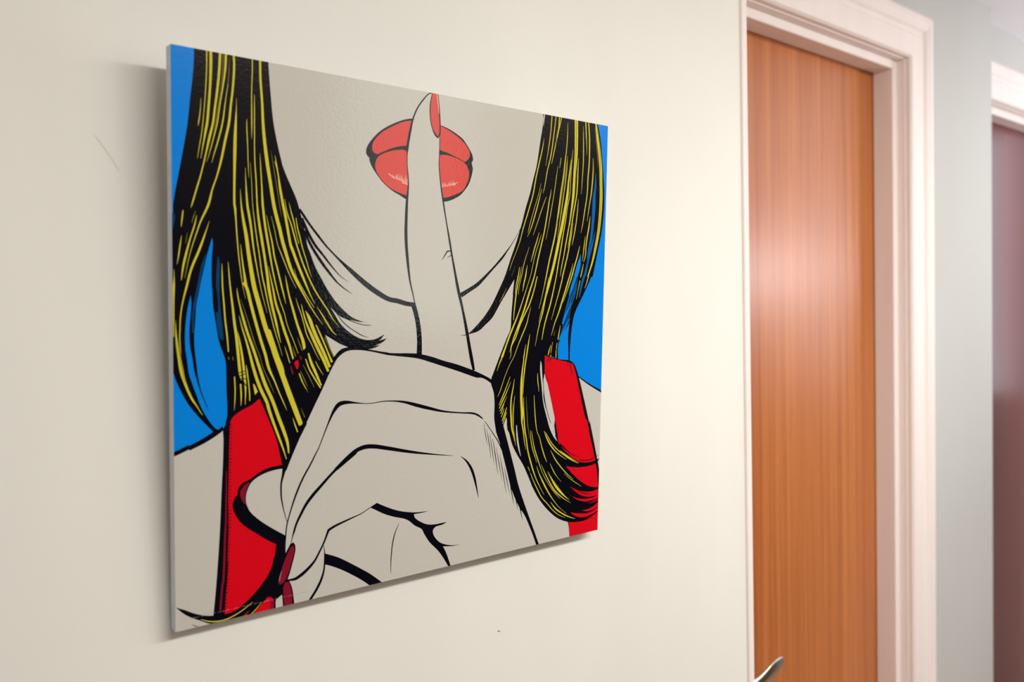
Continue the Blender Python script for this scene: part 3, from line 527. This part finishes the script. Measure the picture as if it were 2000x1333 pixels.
S hair y : S 545,780,4 528,950,16 520,1150,20 522,1333,22 T 535,250,18 562,435,4
S hair o : S 505,900,6 505,1150,16 T 510,50,16 525,200,6
S hair y : S 470,470,8 400,660,18 340,810,22 288,935,10
S hair y : S 480,555,6 400,750,20 340,880,24 293,985,14
S hair y : S 415,790,5 360,920,14 302,1028,14
S hair y : S 375,890,5 345,990,16 315,1075,16
S hair y : S 372,985,8 350,1060,16 325,1128,14
S hair y : S 415,970,12 380,1080,24 338,1190,18
S hair y : S 412,1045,8 385,1130,20 350,1235,16
S hair o : S 483,-10,10 455,75,4
S hair y : T 800,170,4 810,350,16 840,500,16 880,620,12 900,700,3
S hair y : T 820,190,5 860,450,20 920,650,22 980,830,10 1040,960,10 1120,1090,11 1200,1200,11 1290,1295,4
S hair y : T 975,735,4 1040,880,20 1110,1020,24 1190,1150,30 1280,1240,24 1360,1300,14 U 1450,520,4
S hair y : T 1080,845,6 1140,960,30 1210,1080,46 1290,1180,42 1370,1260,25 1430,1305,5
S hair y : T 1022,185,6 1070,310,30 1130,420,33 1220,530,24 1310,600,14 1385,650,3
S hair y : T 1045,205,8 1150,390,20 1260,510,24 1370,590,32 1460,650,32 1575,712,6
S hair y : T 1285,505,10 1400,590,14 1500,650,9 1590,705,3
S hair y : T 1128,500,5 1200,640,22 1300,780,22 1400,890,18 1495,975,4
S hair y : T 1350,880,3 1440,960,9 1540,1030,12 1625,1088,3
S hair y : T 1120,715,5 1170,830,18 1230,930,10 1300,1012,3
S hair y : T 900,760,5 940,880,18 1000,1010,32 1060,1130,32 1130,1250,22 U 1180,490,14 1260,590,10 1385,695,3
S hair y : T 760,765,6 775,810,15 790,845,8
S hair y : T 795,865,8 850,1000,16 920,1150,18 990,1280,20 U 1060,520,20 1160,640,18 1260,720,14 1365,768,3
S hair y : U 1128,510,5 1200,610,30 1290,680,32 1400,740,28 1525,782,5
S hair y : R 240,195,3 190,310,9 128,425,4
# hatching on the back of the hand
S outline k : S 0,1120,12 32,1168,4
S outline k : S 50,1185,8 T 120,120,12 200,240,14 270,350,16 340,500,18 380,600,20
S outline k : T 38,60,4 70,250,10 102,425,3
S outline k : T 88,145,4 125,370,11 160,645,4
S outline k : T 138,225,4 175,480,11 212,740,3
S outline k : T 183,305,4 225,560,13 270,895,4
S outline k : T 240,445,3 290,720,11 340,995,3
S outline k : T 298,555,3 350,850,12 405,1195,4
S outline k : T 370,765,3 410,960,11 465,1225,3
S outline k : T 470,1040,12 U 505,420,12 532,555,3
S outline k : U 550,370,16 570,500,14 600,645,3
S outline k : U 630,590,20 645,680,14 672,805,3
# lips
P lips k : L 890,597 800,605 720,622 540,692 380,782 250,900 160,1020 125,1110 130,1180 180,1240 M 175,250 200,340 280,480 400,640 560,780 680,850 785,915 1385,955 1500,930 1640,860 1720,780 1800,660 1850,500 1862,400 1843,325 1867,270 1850,180 1800,80 L 1750,1000 1700,930 1560,820 1450,755 1335,705
P lips l : L 862,630 740,648 580,713 430,790 310,890 235,1000 222,1080 250,1150 310,1178 420,1130 560,1075 700,1045 780,1040 820,820
P lips l : M 785,130 740,108 620,110 480,140 370,185 310,235 275,330 278,410 320,510 400,620 520,730 650,800 785,852 850,650 850,400
P lips l : L 1345,720 1450,778 1560,850 1700,970 1790,1090 1815,1180 1800,1250 1740,1305 1620,1240 1450,1155 1330,1105 1250,900
P lips l : M 1320,195 1400,188 1520,215 1650,270 1740,330 1795,440 1800,560 1760,670 1700,770 1580,835 1450,880 1365,890 1250,600
S lips p : M 490,492,12 540,535,16 590,575,8
S lips p : M 558,503,3 560,530,7 563,558,10
S lips p : M 571,521,3 573,548,7 576,575,10
S lips p : M 587,531,3 589,549,7 592,567,10
S lips p : M 600,528,3 602,552,7 605,575,10
S lips p : M 616,503,3 618,544,7 621,586,10
S lips p : M 629,501,3 631,545,7 634,590,10
S lips p : M 640,506,3 642,552,7 645,598,10
S lips p : M 656,564,3 658,582,7 661,601,10
S lips p : M 667,493,3 669,547,7 672,601,10
S lips p : M 678,570,3 680,589,7 683,608,10
S lips p : M 691,520,3 693,568,7 696,616,10
S lips p : M 704,508,3 706,567,7 709,626,10
S lips p : M 717,542,3 719,587,7 722,632,10
S lips p : M 728,594,3 730,616,7 733,639,10
S lips p : M 739,575,3 741,606,7 744,636,10
S lips p : M 755,539,3 757,590,7 760,642,10
S lips p : M 768,517,3 770,582,7 773,647,10
S lips p : M 784,547,3 786,600,7 789,652,10
S lips p : M 800,579,3 802,618,7 805,656,10
S lips p : M 700,640,6 760,655,18 820,680,14
S lips p : M 1344,636,3 1345,679,7 1347,721,10
S lips p : M 1361,649,3 1362,683,7 1364,716,10
S lips p : M 1375,638,3 1376,678,7 1378,717,10
S lips p : M 1392,640,3 1393,672,7 1395,705,10
S lips p : M 1409,651,3 1410,681,7 1412,711,10
S lips p : M 1423,646,3 1424,673,7 1426,700,10
S lips p : M 1440,678,3 1441,693,7 1443,708,10
S lips p : M 1452,665,3 1453,682,7 1455,699,10
S lips p : M 1466,648,3 1467,672,7 1469,697,10
S lips p : M 1478,629,3 1479,660,7 1481,691,10
S lips p : M 1490,633,3 1491,663,7 1493,693,10
S lips p : M 1507,613,3 1508,655,7 1510,697,10
S lips p : M 1524,659,3 1525,673,7 1527,687,10
S lips p : M 1536,622,3 1537,652,7 1539,683,10
S lips p : M 1548,608,3 1549,650,7 1551,692,10
S lips p : M 1562,651,3 1563,668,7 1565,685,10
S lips p : M 1574,643,3 1575,665,7 1577,688,10
S lips p : M 1500,672,8 1560,660,14 1635,632,3
P skin s : L 1190,185 1060,300 960,450 900,620 850,800 820,980 803,1150 800,1333 M 795,400 820,600 825,700 800,1000 790,1333 1430,1333 1370,950 1330,600 1312,350 1320,100 L 1325,900 1340,700 1320,400 1295,190
S outline k : L 1210,178,20 1150,192,20 1060,285,22 960,430,24 890,600,26 850,800,26 820,980,22 800,1120,24 M 793,200,14 795,350,12 810,550,18 812,700,22 790,950,40 775,1333,48 N 440,100,50 448,350,48 465,550,45 485,750,35 510,930,26 560,1150,18 590,1310,15
P outline k : O 590,95 640,270 680,480 700,720 700,950 615,940 620,700 600,450 560,260 530,160
S outline k : M 1325,-100,12 1318,200,12 1312,330,14 1335,620,18 1380,950,25 1435,1300,20 N 1150,250,30 1190,500,30 1240,780,36 1290,1050,46 O 1365,220,38 1430,560,50 1470,800,50 1510,1020,55 1545,1200,40
S outline k : N 1170,418,18 1110,430,22 1070,500,15 1028,572,4
S outline k : N 1180,488,15 1115,530,5
P fingernail k : L 1205,165 1300,185 1322,400 1340,700 1330,880 1295,922 1250,885 1200,770 1165,600 1160,400 1182,250
P fingernail l : L 1212,170 1275,180 1302,400 1320,700 1312,850 1292,890 1220,780 1180,600 1178,400 1195,250
S fingernail p : L 1282,195,14 1298,350,14 1312,520,6
S fine_print w : x 760,690,26 860,725,30 1000,765,26
'''
# ------------------------------------------------------------------ the print on its board
TILES = {'A': (320, 80, .12), 'B': (320, 240, .12), 'C': (320, 400, .12), 'D': (320, 560, .12), 'E': (320, 720, .12),
         'F': (520, 320, .12), 'G': (520, 480, .12), 'H': (520, 600, .12), 'I': (480, 760, .12),
         'L': (700, 160, .12), 'M': (700, 280, .12), 'N': (740, 440, .12), 'O': (740, 580, .12),
         'P': (980, 220, .12), 'Q': (980, 380, .12), 'R': (960, 540, .12), 'S': (940, 680, .12), 'T': (940, 820, .12), 'U': (940, 920, .12),
         'a': (320, 860, .12), 'b': (320, 980, .12), 'c': (320, 1090, .12), 'd': (520, 880, .12), 'e': (480, 1040, .12),
         'f': (660, 960, .12), 'V': (620, 740, .17), 'x': (330, 1180, .06)}

# pose of the board: it hangs from its top edge and leans forward by three degrees
PX = Vector((.99994, -.0089, -.0064)).normalized()
PN = Vector((.0092, .9985, .0534)); PN = (PN - PX * PN.dot(PX)).normalized()      # into the wall
PZ = PX.cross(PN).normalized()                                                    # up along the board
if PZ.z < 0: PZ = -PZ
O0 = Vector((.2643, -.0414, 1.7997))           # top left corner of the face
WP, HP, TH = .5441, .5229, .0120

def to_sheet(px, py):
    """place of a mark on the sheet (metres from its top left corner)"""
    d = RGT * ((px - CX) / FPX) - UPV * ((py - CY) / FPX) + FWD
    t = (O0 - CAM).dot(PN) / d.dot(PN)
    q = CAM + d * t - O0
    return q.dot(PX), -q.dot(PZ)

def parse(s):
    T = None; out = []
    for tok in s.split():
        if tok in TILES: T = TILES[tok]; continue
        v = [float(k) for k in tok.split(',')]
        out.append((T[0] + v[0] * T[2], T[1] + v[1] * T[2]) + ((v[2] * T[2],) if len(v) > 2 else ()))
    return out

def catmull(P, closed, step=5.0, corner=48):
    P = [np.array(p, float) for p in P]; n = len(P)
    isc = []
    for i in range(n):
        if not closed and i in (0, n - 1): isc.append(True); continue
        a = (P[i] - P[i - 1])[:2]; b = (P[(i + 1) % n] - P[i])[:2]
        la, lb = np.linalg.norm(a), np.linalg.norm(b)
        if la < 1e-6 or lb < 1e-6: isc.append(True); continue
        ang = math.degrees(math.acos(max(-1, min(1, float(a @ b) / (la * lb)))))
        isc.append(ang > corner)
    out = []
    for i in range(n if closed else n - 1):
        p1, p2 = P[i], P[(i + 1) % n]
        p0 = 2 * p1 - p2 if isc[i] else P[i - 1]
        p3 = 2 * p2 - p1 if isc[(i + 1) % n] else P[(i + 2) % n]
        L = np.linalg.norm((p2 - p1)[:2]); k = max(1, int(round(L / step)))
        d1 = max(1e-3, np.linalg.norm((p1 - p0)[:2])) ** .5; d2 = max(1e-3, L) ** .5; d3 = max(1e-3, np.linalg.norm((p3 - p2)[:2])) ** .5
        m1 = (p1 - p0) / d1 - (p2 - p0) / (d1 + d2) + (p2 - p1) / d2
        m2 = (p2 - p1) / d2 - (p3 - p1) / (d2 + d3) + (p3 - p2) / d3
        m1 = m1 * d2; m2 = m2 * d2
        for j in range(k):
            t = j / k
            out.append((2*t**3 - 3*t**2 + 1) * p1 + (t**3 - 2*t**2 + t) * m1 + (-2*t**3 + 3*t**2) * p2 + (t**3 - t**2) * m2)
    if not closed: out.append(P[-1])
    return out

def ribbon(C):
    n = len(C); Lp, Rp = [], []
    for i in range(n):
        t = (C[min(i + 1, n - 1)] - C[max(i - 1, 0)])[:2]; t = t / max(1e-6, np.linalg.norm(t))
        w = max(.35, C[i][2] if C[i][2] > 0 else .35) / 2
        nr = np.array([-t[1], t[0]])
        Lp.append(C[i][:2] + nr * w); Rp.append(C[i][:2] - nr * w)
    return Lp + Rp[::-1]

SHAPES = []      # (part, colour, polygon on the sheet in mm)
def add_shape(part, col, poly):
    pts = [to_sheet(x, y) for x, y in poly]
    SHAPES.append((part, col, np.array([(a * 1000, b * 1000) for a, b in pts])))

for ln in ART.strip().splitlines():
    if ln.startswith('#') or not ln.strip(): continue
    hd, body = ln.split(':', 1); hd = hd.split(); P = parse(body)
    if hd[0] == 'P':
        add_shape(hd[1], hd[2], [p[:2] for p in catmull(P, True)])
    elif hd[0] == 'S':
        last = P[0][2] if len(P[0]) > 2 else 2; Q = []
        for p in P:
            if len(p) > 2: last = p[2]
            k = 1.0 if hd[2] not in 'yo' else (.64 if last < 4.6 else .82)
            Q.append((p[0], p[1], last * k))
        add_shape(hd[1], hd[2], ribbon(catmull(Q, False)))
    elif hd[0] == 'D':
        on, off = [float(v) * .12 for v in hd[3].split(',')]
        C = catmull(P, False, 1.0); seg = []; acc = 0.0
        for i in range(len(C)):
            if i: acc += np.linalg.norm((C[i] - C[i - 1])[:2])
            if acc % (on + off) < on: seg.append(C[i])
            elif len(seg) > 1: add_shape(hd[1], hd[2], ribbon(seg)); seg = []
            else: seg = []
# the tiny line of print along the bottom edge: marks too small to be read
rng = random.Random(5)
x = 357.0
while x < 604:
    u = (x - 357) / 247.0; y = 1213.5 - 57.5 * u
    if rng.random() < .82:
        h = rng.choice((1.1, 1.1, 1.6, 2.0)); w = rng.choice((.5, .7, .9))
        add_shape('fine_print', 'g', [(x, y - h), (x + w, y - h - w * .23), (x + w, y - w * .23), (x, y)])
    x += rng.choice((1.25, 1.4, 1.6, 3.0))

PADX = PADY = 0.0
rect = [(0, 0), (WP * 1000, 0), (WP * 1000, HP * 1000), (0, HP * 1000)]
verts = [Vector(p) for p in rect]; edges = [(0, 1), (1, 2), (2, 3), (3, 0)]
for part, col, pl in SHAPES:
    b = len(verts); n = len(pl)
    for p in pl: verts.append(Vector((float(p[0]), float(p[1]))))
    for i in range(n): edges.append((b + i, b + (i + 1) % n))
ov, oe, of, _a, _b, _c = delaunay_2d_cdt(verts, edges, [], 0, 1e-4)
OV = np.array([(v.x, v.y) for v in ov]); OF = np.array([tuple(f) for f in of])
cen = OV[OF].mean(axis=1)
inside = (cen[:, 0] > 0) & (cen[:, 0] < WP * 1000) & (cen[:, 1] > 0) & (cen[:, 1] < HP * 1000)
top = np.full(len(OF), -1)
for k, (part, col, pl) in enumerate(SHAPES):
    lo, hi = pl.min(0), pl.max(0)
    idx = np.nonzero(inside & (cen[:, 0] >= lo[0]) & (cen[:, 0] <= hi[0]) & (cen[:, 1] >= lo[1]) & (cen[:, 1] <= hi[1]))[0]
    if not len(idx): continue
    q = cen[idx]; wn = np.zeros(len(idx), int); n = len(pl)
    for i in range(n):
        x1, y1 = pl[i]; x2, y2 = pl[(i + 1) % n]
        cr = (x2 - x1) * (q[:, 1] - y1) - (q[:, 0] - x1) * (y2 - y1)
        if y1 <= y2: wn += ((y1 <= q[:, 1]) & (q[:, 1] < y2) & (cr > 0)).astype(int)
        else: wn -= ((y2 <= q[:, 1]) & (q[:, 1] < y1) & (cr < 0)).astype(int)
    top[idx[wn != 0]] = k
INK = {k: mat('ink_' + k, c, .11, .40, bump=.22, bscale=330, bdist=.0006) for k, c in INKS.items()}
groups = {}
for i in np.nonzero(inside)[0]:
    if top[i] < 0: part, col = 'skin', 's'
    else:
        part, col = SHAPES[top[i]][0], SHAPES[top[i]][1]
        if col == 's': part = 'skin'
    cxm, cym = cen[i]
    key = (part, 0)
    if part in ('hair', 'strap', 'background', 'lips'): key = (part, int(cxm > 272))
    if part == 'strap' and cxm < 272: key = (part, 2 if cxm > 180 else 0)
    if part == 'fingernail': key = (part, 0 if cym < 200 else (1 if cym < 440 else 2))
    groups.setdefault(key, []).append((i, col))

PR = empty('wall_print', O0 - PZ * HP, label='square pop-art print of red lips hushed by a raised finger, hanging on the cream wall',
           category='picture')
def sheet_pt(u, v, w=0.0): return O0 + PX * u - PZ * v + PN * w
# board
bm = bmesh.new(); cs = []
for w in (.0004, TH):
    for u, v in ((0, 0), (WP, 0), (WP, HP), (0, HP)): cs.append(bm.verts.new(sheet_pt(u, v, w)))
for f in ((0, 1, 2, 3), (7, 6, 5, 4), (0, 4, 5, 1), (1, 5, 6, 2), (2, 6, 7, 3), (3, 7, 4, 0)): bm.faces.new([cs[i] for i in f])
bmesh.ops.recalc_face_normals(bm, faces=bm.faces)
bmesh.ops.bevel(bm, geom=list(bm.edges), offset=.0003, segments=1, affect='EDGES')
me = bpy.data.meshes.new('backing_board'); bm.to_mesh(me); bm.free()
link('backing_board', me, M_BOARD, PR, label='thin white edged board')
# hanging bracket behind the top of the board
box('hanging_bracket', .46, .60, O0.y + TH + .004, 0, 1.70, 1.72, M_STRING, PR)
LBL = {'background': 'flat blue background', 'skin': 'pale grey skin', 'hair': 'black hair streaked with yellow',
       'lips': 'glossy red printed lips', 'fingernail': 'red painted fingernail', 'strap': 'red stitched shoulder strap',
       'outline': 'black contour line', 'fine_print': 'tiny grey line of print'}
for (part, _k), items in sorted(groups.items()):
    cols = sorted({c for _, c in items}); used = {}; vs = []; fs = []; mi = []
    for i, c in items:
        f = []
        for vi in OF[i]:
            if vi not in used: used[vi] = len(vs); u, v = OV[vi]; vs.append(tuple(sheet_pt(u / 1000, v / 1000)))
            f.append(used[vi])
        fs.append(f); mi.append(cols.index(c))
    me = bpy.data.meshes.new(part); me.from_pydata(vs, [], fs)
    me.polygons.foreach_set('material_index', mi)
    bm = bmesh.new(); bm.from_mesh(me)
    bm.normal_update()
    flip = [f for f in bm.faces if f.normal.dot(PN) > 0]
    if flip: bmesh.ops.reverse_faces(bm, faces=flip)
    bm.to_mesh(me); bm.free()
    link(part, me, [INK[c] for c in cols], PR, label=LBL.get(part, part))
print('print triangles', len(OF), 'shapes', len(SHAPES))
# ------------------------------------------------------------------ small marks on the wall
def wall_mark(name, pts, m, w):
    vs, fs = [], []
    for i, (x, z) in enumerate(pts):
        a = Vector((x, 0, z)); b = Vector((*pts[min(i + 1, len(pts) - 1)], 0)); 
        vs += [(x, -.0002, z), (x + w, -.0002, z + w * .5)]
    for i in range(len(pts) - 1):
        k = 2 * i; fs.append((k, k + 1, k + 3, k + 2))
    me = bpy.data.meshes.new(name); me.from_pydata(vs, [], fs)
    return link(name, me, m, bpy.data.objects['wall_left'])
def on_wall(px, py):
    d = RGT * ((px - CX) / FPX) - UPV * ((py - CY) / FPX) + FWD
    q = CAM + d * (-CAM.y / d.y); return q.x, q.z
M_MARK = mat('faint_scratch', (216, 208, 188), .8, .2)
M_SPECK = mat('grey_speck', (120, 112, 100), .8, .2)
wall_mark('scratch', [on_wall(184, 265), on_wall(199, 284), on_wall(210, 300), on_wall(222, 317), on_wall(232, 335)], M_MARK, .0005)
wall_mark('paint_speck', [on_wall(971, 1233.5), on_wall(975.5, 1235)], M_SPECK, .0012)
